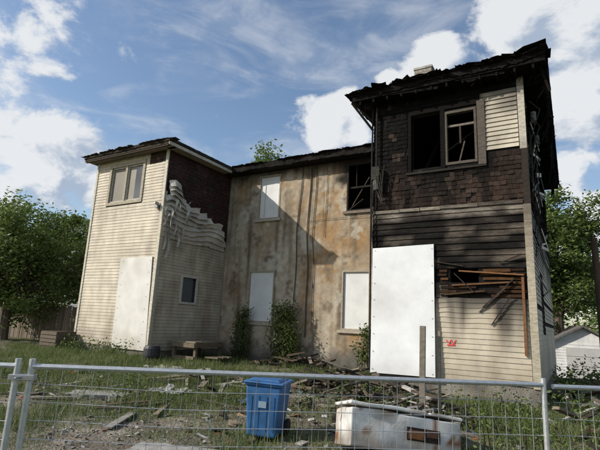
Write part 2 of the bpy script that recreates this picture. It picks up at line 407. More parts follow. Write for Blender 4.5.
for pts in (((-2.30,1.36),(-2.24,1.30),(-2.20,1.37),(-2.16,1.29),(-2.10,1.37)),((-2.28,1.26),(-2.12,1.27))):
    for (a,b),(c,d) in zip(pts[:-1],pts[1:]):
        mb.face([F10.p(a,.026,b-.018),F10.p(c,.026,d-.018),F10.p(c,.026,d+.018),F10.p(a,.026,b+.018)],(.55,.06,.06),F10.N)
mb.obj('red_paint_mark',M_BRD,H)
mb=MB(); cr=(.48,.44,.36)
for q in range(8):
    z0=5.35+q*(6.98-5.35)/8; z1=5.35+(q+1)*(6.98-5.35)/8; fbox(mb,F10,XR1-.105,XR1+.028,0,.04,z0,z1,mix(cr,(.12,.10,.085),[.3,0,0,0,.05,.15,.4,.75][q]))
for q in range(16):
    z0=.56+q*(4.15-.56)/16; z1=.56+(q+1)*(4.15-.56)/16; fbox(mb,F10,XR1-.11,XR1+.03,0,.042,z0,z1,mix((.40,.355,.27),(.10,.08,.065),max(0,(q-9)/7)*.9))
fbox(mb,F10,XR1-.09,XR1+.025,0,.035,4.15,5.35,(.035,.028,.022))
fbox(mb,FRS,10.0,10.1,0,.03,.5,4.15,(.42,.38,.31)); fbox(mb,FRS,10.0,10.1,0,.028,4.15,6.98,(.2,.17,.14))
fbox(mb,F10,XL1-.09,XL1+.028,0,.036,.55,TOP,(.58,.53,.43)); fbox(mb,FLS,10.0,10.09,0,.03,.5,5.6,(.5,.46,.37))
fbox(mb,F10,XL0-.02,XL0+.08,0,.036,.55,TOP,(.56,.51,.41))
fbox(mb,FLS,13.17,13.255,0,.03,.5,4.3,(.38,.34,.27))
a,b,c,d=hLf[0]; trim(mb,F10,a,b,c,d,.11,0,.045,(.40,.35,.27))
m=(a+b)/2-.03
fbox(mb,F10,m-.05,m+.05,-.1,.03,c,d,(.38,.34,.26))
for q0,q1 in ((a,m-.05),(m+.05,b)):
    for q in ((q0,q0+.045,c,d),(q1-.045,q1,c,d),(q0+.045,q1-.045,d-.05,d),(q0+.045,q1-.045,c,c+.05),):
        fbox(mb,F10,q[0],q[1],-.08,-.01,q[2],q[3],(.50,.47,.41))
a,b,c,d=hLs[0]; trim(mb,FLS,a,b,c,d,.075,0,.05,(.58,.55,.48))
fbox(mb,F10,-1.53,-1.37,0,.045,5.12,6.62,(.10,.085,.07)); fbox(mb,F10,-3.14,-1.37,0,.05,5.07,5.12,(.03,.026,.022))
for q in ((-2.24,-2.19,5.2,6.5),(-1.60,-1.55,5.2,6.5),(-2.19,-1.60,6.44,6.5),(-2.19,-1.60,5.2,5.26)):
    fbox(mb,F10,q[0],q[1],-.1,.02,q[2],q[3],(.10,.085,.07))
fbox(mb,F10,-2.19,-1.60,-.08,-.03,6.12,6.17,(.18,.155,.13)); fbox(mb,F10,-1.93,-1.89,-.08,-.03,5.7,6.12,(.05,.04,.035))
mb.obj('corner_boards_and_window_trim',M_WOOD,H)
mb=MB(); ch=(.009,.008,.007)
fbox(mb,F10,-2.34,-2.24,-.1,.03,5.12,6.6,ch); fbox(mb,F10,-3.1,-3.02,-.1,.03,5.12,6.6,ch); fbox(mb,F10,-3.1,-1.53,-.02,.032,6.56,6.66,ch)
beam(mb,F10.p(-2.2,-.12,5.6),F10.p(-1.6,-.5,6.2),.04,.04,(.03,.025,.02)); beam(mb,F10.p(-1.95,-.06,5.25),F10.p(-1.82,-.06,5.75),.03,.03,(.10,.085,.07))
beam(mb,F10.p(-2.9,-.5,5.2),F10.p(-2.5,-1.5,6.9),.07,.05,(.015,.013,.012))
for i in range(6): beam(mb,(XR0+.1,10.4+i*.5,6.8),(XR1-.1,10.4+i*.5,6.8),.05,.16,(.015,.013,.012))
mb.obj('charred_window_jambs_and_rafters',M_CHAR,H)
mb=MB(); a,b,c,d=hLf[0]
fbox(mb,F10,a+.04,m-.09,-.07,-.055,c+.04,d-.04,(.20,.18,.145)); fbox(mb,F10,m+.09,m+.42,-.07,-.055,c+.04,d-.04,(.25,.22,.175))
mb.obj('window_blinds',M_BRD,H)
mb=MB(); a,b,c,d=hLs[0]; fbox(mb,FLS,a,b,-.07,-.055,c,d,(.05,.055,.06))
a,b,c,d=hLf[0]; fbox(mb,F10,m+.42,b-.04,-.07,-.055,c+.04,d-.04,(.03,.035,.04))
mb.obj('window_glass',M_GLS,H)
mb=MB()
def sheet(n0,n1,sL0,sR0,sL1,sR1,zL,zR,ZL,ZR,colf,nu=14,nv=26):
    def Q(u,v):
        s=(sL0+(sR0-sL0)*u)*(1-v)+(sL1+(sR1-sL1)*u)*v; z=(zL+(zR-zL)*u)*(1-v)+(ZL+(ZR-ZL)*u)*v
        return s,n0*(1-v)+n1*v+.012*nz(s,z,2,.9),z
    for i in range(nu):
        for j in range(nv):
            q=[Q(i/nu,j/nv),Q((i+1)/nu,j/nv),Q((i+1)/nu,(j+1)/nv),Q(i/nu,(j+1)/nv)]
            cc=[colf(t[0],t[2]) for t in q]
            mb.face([F10.p(*t) for t in q],cc,F10.N); mb.face([F10.p(t[0],t[1]-.015,t[2]) for t in q],cc,-F10.N)
    for i in range(nv):
        for u,o in((0,-1),(1,1)):
            A_,B_=Q(u,i/nv),Q(u,(i+1)/nv); mb.face([F10.p(*A_),F10.p(*B_),F10.p(B_[0],B_[1]-.015,B_[2]),F10.p(A_[0],A_[1]-.015,A_[2])],(.45,.38,.28),F10.S*o)
    for i in range(nu):
        for v,o in((0,-1),(1,1)):
            A_,B_=Q(i/nu,v),Q((i+1)/nu,v); mb.face([F10.p(*A_),F10.p(*B_),F10.p(B_[0],B_[1]-.015,B_[2]),F10.p(A_[0],A_[1]-.015,A_[2])],(.45,.38,.28),Vector((0,0,o)))
sheet(.16,.06,-3.93,-2.50,-3.94,-2.52,.57,.60,3.36,3.40,lambda s,z:mix((.68,.69,.69),(.45,.43,.39),max(0,nz(s*1.6,z*.7,3)-.15)*.7+sm(1.0,.55,z+.25*nz(s,z,1,3))*.35))
sheet(.05,.05,-12.85,-11.27,-12.95,-11.42,.5,.5,3.4,3.42,lambda s,z:mix((.66,.64,.59),(.42,.38,.31),max(0,nz(s*2,z*.8,3)-.05)*.9+sm(1.2,.5,z+.3*nz(s,z,1,3))*.5))
mb.obj('white_door_boards',M_BRD,H)
mb=MB()
for x0,x1,z0,z1,t in ((-3.88,-2.56,.66,3.3,.1),(-12.8,-11.5,.6,3.3,0)):
    for i in range(8):
        zz=z0+(z1-z0)*i/7; n=.06+(.1 if t else -.01)*(1-i/7)
        for xx in (x0,x1): fbox(mb,F10,xx-.006,xx+.006,n,n+.018,zz-.006,zz+.006,(.35,.34,.33))
mb.obj('board_screws',M_MET,H)
mb=MB()
tube(mb,[F10.p(-3.86,.1,6.9),F10.p(-3.86,.1,5.2)],.022,8,(.04,.036,.03))
fbox(mb,F10,-3.95,-3.76,.05,.18,5.02,5.34,(.05,.046,.04)) 
tube(mb,[F10.p(-3.84,.12,5.0),F10.p(-3.82,.14,4.75)],.08,10,(.10,.095,.09))
tube(mb,[F10.p(-3.93,.08,5.0),F10.p(-3.97,.1,4.0),F10.p(-3.93,.09,3.4)],.016,6,(.03,.03,.03))
tube(mb,[F10.p(-3.99,.04,7.0),F10.p(-4.0,.06,4.0),F10.p(-3.99,.05,.6)],.02,6,(.03,.03,.03))
for k in range(6):
    tube(mb,[F10.p(-3.84,.16,5.2),F10.p(-3.62-.05*k,.2,5.35-.1*k),F10.p(-3.68,.16,4.9-.1*k),F10.p(-3.8,.14,4.6)],.01,5,(.07,.06,.05))
mb.obj('service_mast_and_meter',M_CHAR,H)
mb=MB(); fbox(mb,F10,-11.5,-11.36,.036,.14,5.0,5.12,(.2,.2,.2)); fbox(mb,F10,-11.45,-11.4,.05,.2,5.12,5.2,(.3,.3,.3))
mb.obj('wall_lamp',M_MET,H)
# ROOFS
mb=MB()
def roofslab(x0,x1,y0,y1,zb,zt,col):
    box(mb,((x0+x1)/2,(y0+y1)/2,(zb+zt)/2),((x1-x0)/2,(y1-y0)/2,(zt-zb)/2),None,col)
roofslab(-4.40,-.12,9.6,19.4,7.05,7.20,(.012,.011,.010))
roofslab(-15.2,-10.83,9.6,19.4,7.03,7.18,(.06,.05,.04))
roofslab(-10.828,-4.402,12.82,19.4,7.03,7.20,(.03,.026,.023))
def hip(x0,x1,y0,y1,z,h,col,ins=2.0):
    A=[Vector(q) for q in((x0,y0,z),(x1,y0,z),(x1,y1,z),(x0,y1,z))]
    i=min(ins,(x1-x0)/2-.1); B=[Vector(q) for q in((x0+i,y0+i,z+h),(x1-i,y0+i,z+h),(x1-i,y1-i,z+h),(x0+i,y1-i,z+h))]
    for k in range(4): mb.face([A[k],A[(k+1)%4],B[(k+1)%4],B[k]],col,Vector((0,0,1)))
    mb.face(B,col,Vector((0,0,1)))
hip(-4.43,-.09,9.57,19.43,7.215,.25,(.03,.026,.023)); hip(-15.23,-10.8,9.57,19.43,7.195,.25,(.08,.07,.06)); hip(-11.2,-4.0,12.78,19.43,7.212,.35,(.06,.055,.05),2.5)
mb.obj('roof_deck',M_ROOF,H)
mb=MB()
def ragged(p0,p1,zb,zt,col,amp=.05,th=.02,n=40):
    p0=Vector(p0);p1=Vector(p1);d=(p1-p0);u=d.normalized();o=Vector((u.y,-u.x,0))
    def lo(t):
        q=p0+d*t; return zb+amp*(1.3*nz(q.x,q.y,zb*3,1.3)+.6*nz(q.x,q.y,9,7)+.3*nz(q.x,q.y,12,19))
    def hi(t):
        q=p0+d*t; return zt+.35*amp*(nz(q.x,q.y,4,2.5)+.7*nz(q.x,q.y,5,11))
    def cc(t,k):
        q=p0+d*t; j=1+.9*nz(q.x,q.y,k,2.2)+.4*nz(q.x,q.y,k,12); return tuple(x*max(.3,j) for x in col)
    for i in range(n):
        a=i/n; b=(i+1)/n
        A=p0+d*a; B=p0+d*b; up=Vector((0,0,1)); la=min(lo(a),hi(a)-.02); lb=min(lo(b),hi(b)-.02)
        wa=.014*nz(a*20,zb,3,1); wb=.014*nz(b*20,zb,3,1)
        P=[A+o*wa+up*la,B+o*wb+up*lb,B+o*(wb+th)+up*lb,A+o*(wa+th)+up*la,A+o*wa+up*hi(a),B+o*wb+up*hi(b),B+o*(wb+th)+up*hi(b),A+o*(wa+th)+up*hi(a)]
        mb.face([P[3],P[2],P[6],P[7]],[cc(a,1),cc(b,1),cc(b,2),cc(a,2)],o)
        mb.face([P[0],P[1],P[5],P[4]],cc(a,1),-o); mb.face([P[4],P[5],P[6],P[7]],cc(a,2),up); mb.face([P[0],P[1],P[2],P[3]],cc(a,1),-up)
bk=(.013,.0115,.0105)
ragged((-4.42,9.59,0),(-.10,9.59,0),7.13,7.25,bk,.07,n=260)
ragged((-4.38,9.66,0),(-.14,9.66,0),7.04,7.22,(.009,.008,.0075),.09,n=200)
ragged((-4.42,19.4,0),(-4.42,9.59,0),7.06,7.25,bk,.05,n=160)
ragged((-.10,9.59,0),(-.10,19.4,0),7.08,7.27,bk,.12,n=300)
ragged((-15.22,9.59,0),(-10.81,9.59,0),7.12,7.22,(.05,.042,.034),.02,n=160)
ragged((-10.81,9.59,0),(-10.81,12.80,0),7.14,7.23,(.045,.038,.03),.02,n=100)
ragged((-10.80,12.80,0),(-4.42,12.80,0),7.03,7.24,(.02,.017,.015),.05,n=260)
ragged((-15.22,19.4,0),(-15.22,9.59,0),7.1,7.235,(.06,.05,.04),.02,n=100)
def tab(x,y,z,w,l,col,rx,ry,rz):
    M=Matrix.Rotation(rz,3,'Z')@Matrix.Rotation(ry,3,'Y')@Matrix.Rotation(rx,3,'X'); c=Vector((x,y,z)); k=4
    pr=[]
    for i in range(k+1):
        u=-w+2*w*i/k; pr.append((c+M@Vector((u,-l*R(.6,1.2),.02*nz(u,x,2,5))),c+M@Vector((u,l,0))))
    for i in range(k):
        a,b=pr[i],pr[i+1]; q=[a[0],b[0],b[1],a[1]]; mb.face(q,col,Vector((0,0,1))); mb.face([p-Vector((0,0,.008)) for p in q],col,Vector((0,0,-1)))
        mb.face([a[0],b[0],b[0]-Vector((0,0,.008)),a[0]-Vector((0,0,.008))],col,Vector((0,-1,0)))
for i in range(120):
    x=R(-4.45,-.1); tab(x,9.66+R(-.12,.1),7.235+R(0,.045),R(.06,.2),R(.08,.2),tuple(q*1.2 for q in bk),R(-.25,.1),R(-.12,.12),R(-.3,.3))
for i in range(60):
    tab(R(-15.2,-10.8),9.68+R(-.09,.05),7.21+R(0,.015),R(.1,.25),R(.08,.15),(.055,.046,.038),R(-.12,.05),R(-.04,.04),R(-.1,.1))
for i in range(90):
    tab(R(-10.7,-4.5),12.88+R(-.09,.05),7.235+R(0,.02),R(.1,.25),R(.08,.15),(.03,.026,.023),R(-.15,.05),R(-.06,.06),R(-.1,.1))
tab(-.5,9.75,7.36,.42,.3,(.02,.018,.016),0,-.13,0); tab(-1.35,9.72,7.31,.5,.25,(.02,.018,.016),0,-.06,0); tab(-2.2,9.7,7.28,.35,.2,(.02,.018,.016),-.1,-.03,.05)
mb.obj('torn_roof_edge',M_ROOF,H)
mb=MB()
fbox(mb,F10,-15.19,-10.9,.30,.385,6.99,7.028,(.08,.065,.05))
box(mb,(-10.84,11.2,7.07),(.012,1.6,.055),None,(.50,.46,.38))
box(mb,(-11.03,11.3,7.02),(.17,1.45,.006),None,(.30,.25,.19))
box(mb,(-13.0,9.80,7.02),(2.15,.17,.006),None,(.22,.18,.14))
mb.obj('left_wing_soffit_trim',M_WOOD,H)
mb=MB()
for i in range(12):
    x=-4.2+i*.35; beam(mb,(x,9.62,6.99),(x,10.0,6.99),.045,.09,(.010,.009,.008))
for i in range(16):
    x=random.choice((-4.0,-2.9,-1.2,-.4))+random.gauss(0,.22); L_=R(.05,.3)*R(.5,1.2); y=9.64+R(0,.3); beam(mb,(x,y,7.06),(x+R(-.18,.18),y+R(-.05,.05),7.04-L_),R(.008,.05),.008,(.012,.011,.010))
beam(mb,(-3.6,9.62,7.08),(-2.3,9.66,6.98),.02,.07,(.012,.011,.01)); beam(mb,(-1.9,9.63,7.05),(-.9,9.66,7.0),.02,.06,(.014,.012,.011))
beam(mb,(-4.40,9.62,7.0),(-3.98,9.97,6.35),.07,.03,(.025,.02,.016)); beam(mb,(-4.36,9.7,7.0),(-4.02,9.95,6.62),.03,.03,(.05,.04,.03))
beam(mb,(-4.42,9.60,7.06),(-4.02,9.9,6.95),.03,.14,(.025,.02,.016))
for i in range(50):
    y=R(9.7,18.5); L_=R(.1,.6); beam(mb,(-.2+R(-.1,.14),y,7.04),(-.25+R(-.15,.18),y+R(-.15,.15),7.02-L_),R(.02,.09),.012,(.014,.012,.011))
for i in range(14): beam(mb,(-.55,10.3+i*.6,6.95),(-.12,10.3+i*.6,6.99),.05,.1,(.015,.013,.012))
for k in range(7): tube(mb,[(-.5,10.2+.25*k,6.5-.25*k),(-.3-.03*k,10.3+.2*k,6.3-.3*k),(-.42,10.2,5.9-.3*k),(-.55,10.3,5.5-.4*k)],.012,5,(.05,.045,.04))
tube(mb,[(-.45,10.6,6.4),(-.45,10.6,6.15)],.06,8,(.2,.19,.17))
tube(mb,[(-.42,10.9,5.95),(-.42,10.9,5.75)],.05,8,(.15,.14,.13))
mb.obj('hanging_burned_scraps',M_CHAR,H)
mb=MB()
for i in range(22):
    y=R(10.2,15); z=R(2.4,6.6); l=R(.4,1.5); t=R(-.5,.5); beam(mb,(-.56+R(0,.03),y,z),(-.42-R(0,.1),y+l,z+t),.015,R(.04,.11),(.46,.42,.34) if random.random()<.55 else (.06,.05,.045))
mb.obj('loose_siding_lengths',M_SID,H)
mb=MB(); cx,cy=-3.02,11.3
for r in range(14):
    z=7.2+r*.085; off=.055 if r%2 else 0
    for k in range(-2,3):
        a=max(-.222,k*.11+off-.05); b=min(.222,k*.11+off+.05)
        if b-a>.02:
            c=mix((.36,.32,.28),(.28,.24,.2),R(0,1))
            for yy in(-.232,.232): box(mb,(cx+(a+b)/2,cy+yy,z+.04),((b-a)/2,.006,.037),None,c)
            for xx in(-.232,.232): box(mb,(cx+xx,cy+(a+b)/2,z+.04),(.006,(b-a)/2,.037),None,c)
box(mb,(cx,cy,7.8),(.229,.229,.62),None,(.30,.28,.25)); box(mb,(cx,cy,8.445),(.25,.25,.03),None,(.38,.36,.33))
mb.obj('brick_chimney',M_CONC,H)
# ------------------------------------------------------------ FENCE
def fence_panel(A,B,zt,zb,postA=True,postB=True):
    mb=MB(); A=Vector((A[0],A[1],0));B=Vector((B[0],B[1],0)); d=B-A; L_=d.length; u=d/L_; g=(.55,.56,.57)
    up=Vector((0,0,1))
    tube(mb,[A+up*zt,B+up*zt],.019,10,g); tube(mb,[A+up*zb,B+up*zb],.019,10,g)
    if postA: tube(mb,[A+up*(zt+.05),A+up*.02],.021,10,g)
    if postB: tube(mb,[B+up*(zt+.05),B+up*.02],.021,10,g)
    n=int(L_/.105)
    for i in range(1,n):
        s=L_*i/n; pts=[]
        for k in range(7):
            z=zt+(zb-zt)*k/6; pts.append(A+u*(s+.006*nz(s,z,1,2))+up*z+Vector((.5,-.8,0))*.018*nz(s,z,7,1.5))
        tube(mb,pts,.0022,4,g,False)
    m=9
    for j in range(1,m):
        z=zt+(zb-zt)*j/m; pts=[]
        for k in range(25):
            s=L_*k/24; pts.append(A+u*s+up*(z-.016*math.sin(math.pi*k/24)+.016*nz(s,z,3,.9))+Vector((.5,-.8,0))*.02*nz(s,z,5,1))
        tube(mb,pts,.0024,4,g,False)
    return mb
zt=1.205
u=Vector((3.475,2.525,0)).normalized()
A=Vector((-3.30,1.92,0)); B=Vector((-.227,4.154,0))
fence_panel(A,B,zt,.12).obj('construction_fence_panel',M_MET,smooth=True)
A2=A-u*.085+Vector((0,-.01,0)); fence_panel(A2-u*3.6,A2,zt,.12).obj('construction_fence_panel.001',M_MET,smooth=True)
B2=B+u*.075; fence_panel(B2,B2+u*3.4,zt-.01,.12,False,True).obj('construction_fence_panel.002',M_MET,smooth=True)
mb=MB(); c0=(A+A2)/2
for z in(1.13,.5):
    box(mb,c0+Vector((0,0,z)),(.085,.03,.02),Matrix.Rotation(math.atan2(u.y,u.x),3,'Z'),(.42,.42,.42))
    tube(mb,[c0+Vector((.03,-.07,z)),c0+Vector((-.02,.05,z))],.009,6,(.4,.4,.4))
mb.obj('fence_clamp',M_MET,bevel=.006)
# ------------------------------------------------------------ recycling cart
E=empty('blue_recycling_cart'); mb=MB(); bl=(.035,.12,.28)
cx,cy=-3.78,5.62; rz=math.radians(18); Rm=Matrix.Rotation(rz,3,'Z')@Matrix.Rotation(.03,3,'Y'); z0=gz(cx,cy)
def cart(p): return Vector((cx,cy,z0+.02))+Rm@(Vector(p)*.93)
def ringbox(x0,y0,x1,y1,za,zb,x2,y2,x3,y3,col,m):
    m.hexa([cart(q) for q in((x0,y0,za),(x1,y0,za),(x1,y1,za),(x0,y1,za),(x2,y2,zb),(x3,y2,zb),(x3,y3,zb),(x2,y3,zb))],col)
ringbox(-.22,-.25,.22,.25,.03,.74,-.275,-.31,.275,.31,bl,mb)
mb.obj('body',M_PLA,E,bevel=.03)
mb=MB(); ringbox(-.295,-.33,.295,.33,.742,.775,-.295,-.33,.295,.33,bl,mb)
mb.obj('rim',M_PLA,E,bevel=.01)
mb=MB(); ringbox(-.31,-.355,.31,.33,.778,.80,-.30,-.34,.30,.32,(.04,.13,.30),mb); ringbox(-.24,-.28,.24,.26,.802,.835,-.2,-.24,.2,.22,(.04,.13,.30),mb)
mb.obj('lid',M_PLA,E,bevel=.012)
mb=MB()
for x in(-.17,-.06,.06,.17): ringbox(x-.010,-.262,x+.010,-.24,.12,.60,x-.010,-.305,x+.010,-.28,(.03,.11,.26),mb)
tube(mb,[cart((-.22,.42,.74)),cart((.22,.42,.74))],.018,8,bl)
for x in(-.2,.2): tube(mb,[cart((x,.32,.74)),cart((x,.42,.74))],.018,8,bl)
mb.obj('ribs_and_handle',M_PLA,E)
mb=MB()
for x in(-.27,.27): tube(mb,[cart((x-.025,.24,.11)),cart((x+.025,.24,.11))],.11,16,(.02,.02,.02))
tube(mb,[cart((-.28,.24,.11)),cart((.28,.24,.11))],.012,8,(.2,.2,.2))
mb.obj('wheels',M_RUB,E)
mb=MB(); ringbox(-.06,-.30,.06,-.285,.44,.53,-.06,-.308,.06,-.30,(.25,.33,.42),mb); mb.obj('label',M_BRD,E)
# ------------------------------------------------------------ dumped freezer
E=empty('discarded_white_freezer'); ang=math.atan2(1.13,1.28); Rm2=Matrix.Rotation(ang,3,'Z')@Matrix.Rotation(.13,3,'Y')@Matrix.Rotation(-.22,3,'X'); c0=Vector((-2.05,6.1,.29))
def fz(p): return c0+Rm2@Vector(p)
def fzgrid(m,x0,x1,y0,y1,za,zb,col,seed=0):
    def col_(p):
        c=mix(col,(.30,.22,.14),max(0,nz(p[0],p[1],p[2]+seed,3.5)+.05)*1.1); c=mix(c,(.16,.13,.1),sm(-.05,-.25,p[2])*.7)
        if nz(p[0],p[1],p[2]+seed+4,7)>.38: c=(.2,.09,.04)
        return c
    def P(x,y,z):
        dn=.018*nz(x,y,z+seed,3); return fz((x+dn,y+dn,z+dn))
    def gridf(f,nu,nv,out):
        for i in range(nu):
            for j in range(nv):
                q=[f(i/nu,j/nv),f((i+1)/nu,j/nv),f((i+1)/nu,(j+1)/nv),f(i/nu,(j+1)/nv)]
                m.face([P(*t) for t in q],[col_(t) for t in q],Rm2@Vector(out))
    L1=lambda a,b,t:a+(b-a)*t; nx_=int((x1-x0)/.06)+1; ny=int((y1-y0)/.06)+1; nzz=max(1,int((zb-za)/.06))
    for z,o in((za,(0,0,-1)),(zb,(0,0,1))): gridf(lambda u,v:(L1(x0,x1,u),L1(y0,y1,v),z),nx_,ny,o)
    for y,o in((y0,(0,-1,0)),(y1,(0,1,0))): gridf(lambda u,v:(L1(x0,x1,u),y,L1(za,zb,v)),nx_,nzz,o)
    for x,o in((x0,(-1,0,0)),(x1,(1,0,0))): gridf(lambda u,v:(x,L1(y0,y1,u),L1(za,zb,v)),ny,nzz,o)
mb=MB(); fzgrid(mb,-.74,.72,-.32,.32,-.28,.17,(.60,.59,.56)); mb.obj('cabinet',M_ENA,E,bevel=.02)
mb=MB(); fzgrid(mb,-.77,.24,-.34,.34,.195,.24,(.66,.66,.63),3); mb.obj('door',M_ENA,E,bevel=.015)
mb=MB(); fzgrid(mb,.28,.74,-.34,.34,.19,.225,(.62,.62,.59),6); mb.obj('freezer_door',M_ENA,E,bevel=.012)
def fzb(m,x0,x1,y0,y1,za,zb,col): m.hexa([fz(q) for z in(za,zb) for q in((x0,y0,z),(x1,y0,z),(x1,y1,z),(x0,y1,z))],col)
mb=MB(); fzb(mb,-.02,.42,-.345,-.335,-.12,.03,(.03,.022,.018)); fzb(mb,.0,.2,-.352,-.347,-.10,.0,(.18,.085,.04)); fzb(mb,.24,.40,-.352,-.347,-.06,.02,(.10,.055,.035)); mb.obj('rusted_vent',M_WOOD,E)
mb=MB()
for x in(.14,.36): tube(mb,[fz((x,-.28,.235)),fz((x,-.28,.285)),fz((x,.0,.285)),fz((x,.0,.235))],.012,6,(.3,.3,.3))
mb.obj('handles',M_MET,E)
# ------------------------------------------------------------ debris
def scatter(name,mat,zone,n,sz,cols,tilt=.35,hgt=0.0,fn=box):
    mb=MB()
    for i in range(n):
        x=R(zone[0],zone[1]); y=R(zone[2],zone[3]); a,b,c=[R(q[0]**.5,q[1]**.5)**2 for q in sz]
        k=1-abs((x-(zone[0]+zone[1])/2)/((zone[1]-zone[0])/2)); z=gz(x,y)+c*.4+R(0,hgt)*k
        rot=Matrix.Rotation(R(0,6.28),3,'Z')@Matrix.Rotation(R(-tilt,tilt),3,'Y')@Matrix.Rotation(R(-tilt,tilt),3,'X')
        cc=random.choice(cols); j=R(.7,1.2); fn(mb,(x,y,z),(a/2,b/2,c/2),rot,tuple(q*j for q in cc))
    return mb.obj(name,mat)
W1=[(.05,.042,.035),(.03,.026,.023),(.13,.10,.07),(.18,.155,.12),(.08,.06,.045)]
W2=W1+[(.32,.30,.26),(.26,.21,.15),(.42,.40,.36)]
scatter('burnt_timber_pile',M_WOOD,(-5.4,-2.6,8.4,9.8),120,((.2,1.4),(.03,.12),(.015,.05)),W1,.3,.5)
scatter('burnt_timber_pile.001',M_WOOD,(-9.0,-5.6,12.0,13.0),70,((.2,1.2),(.03,.12),(.02,.05)),W1,.3,.45)
scatter('burnt_timber_pile.002',M_WOOD,(-3.4,-1.4,7.0,8.8),80,((.2,1.1),(.03,.12),(.015,.05)),W2,.3,.3)
scatter('broken_boards',M_WOOD,(-11,-1,4.6,11),170,((.1,1.3),(.02,.13),(.01,.025)),W2,.14,.03)
scatter('broken_boards.002',M_WOOD,(-8.6,-6.2,7.4,9.0),45,((.2,1.2),(.04,.16),(.01,.03)),W2,.25,.22)
scatter('rubble_stones',M_CONC,(-11.5,-.5,3.4,9),1300,((.012,.08),(.012,.07),(.01,.045)),[(.26,.24,.21),(.18,.16,.13),(.33,.31,.28),(.2,.13,.09)],.6,.0,rock)
scatter('litter',M_BRD,(-11,-1,4,10.5),170,((.02,.2),(.02,.13),(.003,.008)),[(.5,.5,.48),(.48,.45,.38),(.15,.25,.38),(.35,.1,.05),(.4,.4,.4),(.45,.24,.1)],.4,.03)
mb=MB()
for (tx,ty,tw,tl,tc) in ((-6.9,6.9,.4,.28,(.36,.35,.33)),(-9.2,8.8,.45,.3,(.42,.40,.36)),(-5.0,7.2,.35,.25,(.12,.16,.22))):
    n=14
    def T(i,j):
        x=tx+tw*(i/n-.5)*2*(1+.3*nz(j*.3,tx,1)); y=ty+tl*(j/n-.5)*2*(1+.3*nz(i*.3,ty,2)); return (x,y,gz(x,y)+.03+.10*abs(nz(x,y,tx,4))+.03*nz(x,y,3,14))
    for i in range(n):
        for j in range(n): mb.face([T(i,j),T(i+1,j),T(i+1,j+1),T(i,j+1)],tc,Vector((0,0,1)))
mb.obj('crumpled_tarp',M_PLA)
mb=MB()
for x,y,a,b,r in((-4.15,4.2,.5,.28,.35),(-7.9,6.0,.55,.28,.6)):
    n=10
    def T(i,j):
        q=Matrix.Rotation(r,3,'Z')@Vector((a*(i/n*2-1)*(1+.15*nz(j*.5,x,1)),b*(j/n*2-1)*(1+.25*nz(i*.5,y,1)),0)); return Vector((x,y,gz(x,y)+.05))+q
    for i in range(n):
        for j in range(n): mb.face([T(i,j),T(i+1,j),T(i+1,j+1),T(i,j+1)],(.30,.29,.26),Vector((0,0,1)))
    for i in range(n):
        for j,o in((0,-1),(n,1)): mb.face([T(i,j),T(i+1,j),T(i+1,j)-Vector((0,0,.1)),T(i,j)-Vector((0,0,.1))],(.28,.27,.24),Vector((0,o,0)))
        for k_,o in((0,-1),(n,1)): mb.face([T(k_,i),T(k_,i+1),T(k_,i+1)-Vector((0,0,.1)),T(k_,i)-Vector((0,0,.1))],(.28,.27,.24),Vector((o,0,0)))
mb.obj('broken_concrete_slabs',M_CONC)
mb=MB(); beam(mb,(-2.18,7.7,.1),(-2.15,7.7,1.62),.09,.05,(.17,.15,.12),up=(0,1,0)); mb.obj('wooden_stake',M_WOOD)
mb=MB(); beam(mb,(-1.95,7.9,.1),(-1.93,7.9,1.55),.04,.04,(.22,.19,.15),up=(0,1,0)); mb.obj('wooden_stake.001',M_WOOD)
mb=MB() 
def wb(x0,x1,y0,y1,z0,z1,c=(.17,.135,.095)):
    j=R(.75,1.2); box(mb,((x0+x1)/2,(y0+y1)/2,(z0+z1)/2),((x1-x0)/2,(y1-y0)/2,(z1-z0)/2),None,tuple(q*j for q in c))
for i in range(6): wb(-11.0,-9.95,10.7+i*.22,10.7+i*.22+.2,.80,.84,(.25,.21,.155))
for x,y in((-10.95,10.75),(-10.05,10.75),(-10.95,11.9),(-10.05,11.9)): wb(x,x+.09,y,y+.09,.1,.797)
wb(-11.0,-9.95,10.66,10.70,.66,.79); wb(-9.95,-9.92,10.7,12.0,.66,.79); wb(-10.9,-10.0,10.72,10.76,.3,.4)
for i in range(3): wb(-9.7+i*.02,-9.2,10.9+i*.25,11.1+i*.25,.38,.42)
for x,y in((-9.65,10.95),(-9.3,10.95),(-9.65,11.5),(-9.3,11.5)): wb(x,x+.06,y,y+.06,.1,.378)
mb.obj('wooden_work_bench',M_WOOD)
mb=MB()
for k in range(5): wb(-15.6,-14.7,9.2,9.23,.3+k*.12,.3+k*.12+.1,(.13,.105,.08))
for x in(-15.6,-14.75): wb(x,x+.05,9.23,9.9,.25,.9,(.11,.09,.07))
wb(-15.6,-14.7,9.23,9.9,.86,.89,(.11,.09,.07)); mb.obj('wooden_crate',M_WOOD)
mb=MB(); tube(mb,[(-10.75,9.75,.30),(-10.75,9.75,.42),(-10.75,9.75,.62),(-10.75,9.75,.70)],[.20,.24,.24,.20],18,(.035,.035,.04)); mb.obj('dark_bucket',M_PLA,smooth=True)
mb=MB(); x=-34
while x<-15.1:
    w=R(.13,.15); h=1.45+R(-.05,.05); c=mix((.12,.095,.07),(.22,.18,.14),R(0,1)); box(mb,(x+w/2,11.6+R(-.01,.01),gz(x,11.6)+h/2),(w/2-.006,.012,h/2),Matrix.Rotation(R(-.015,.015),3,'Y'),c); x+=.155
for z in(.4,1.2): box(mb,(-24.5,11.65,z+.15),(9.5,.03,.045),None,(.14,.11,.08))
mb.obj('wooden_board_fence',M_WOOD)
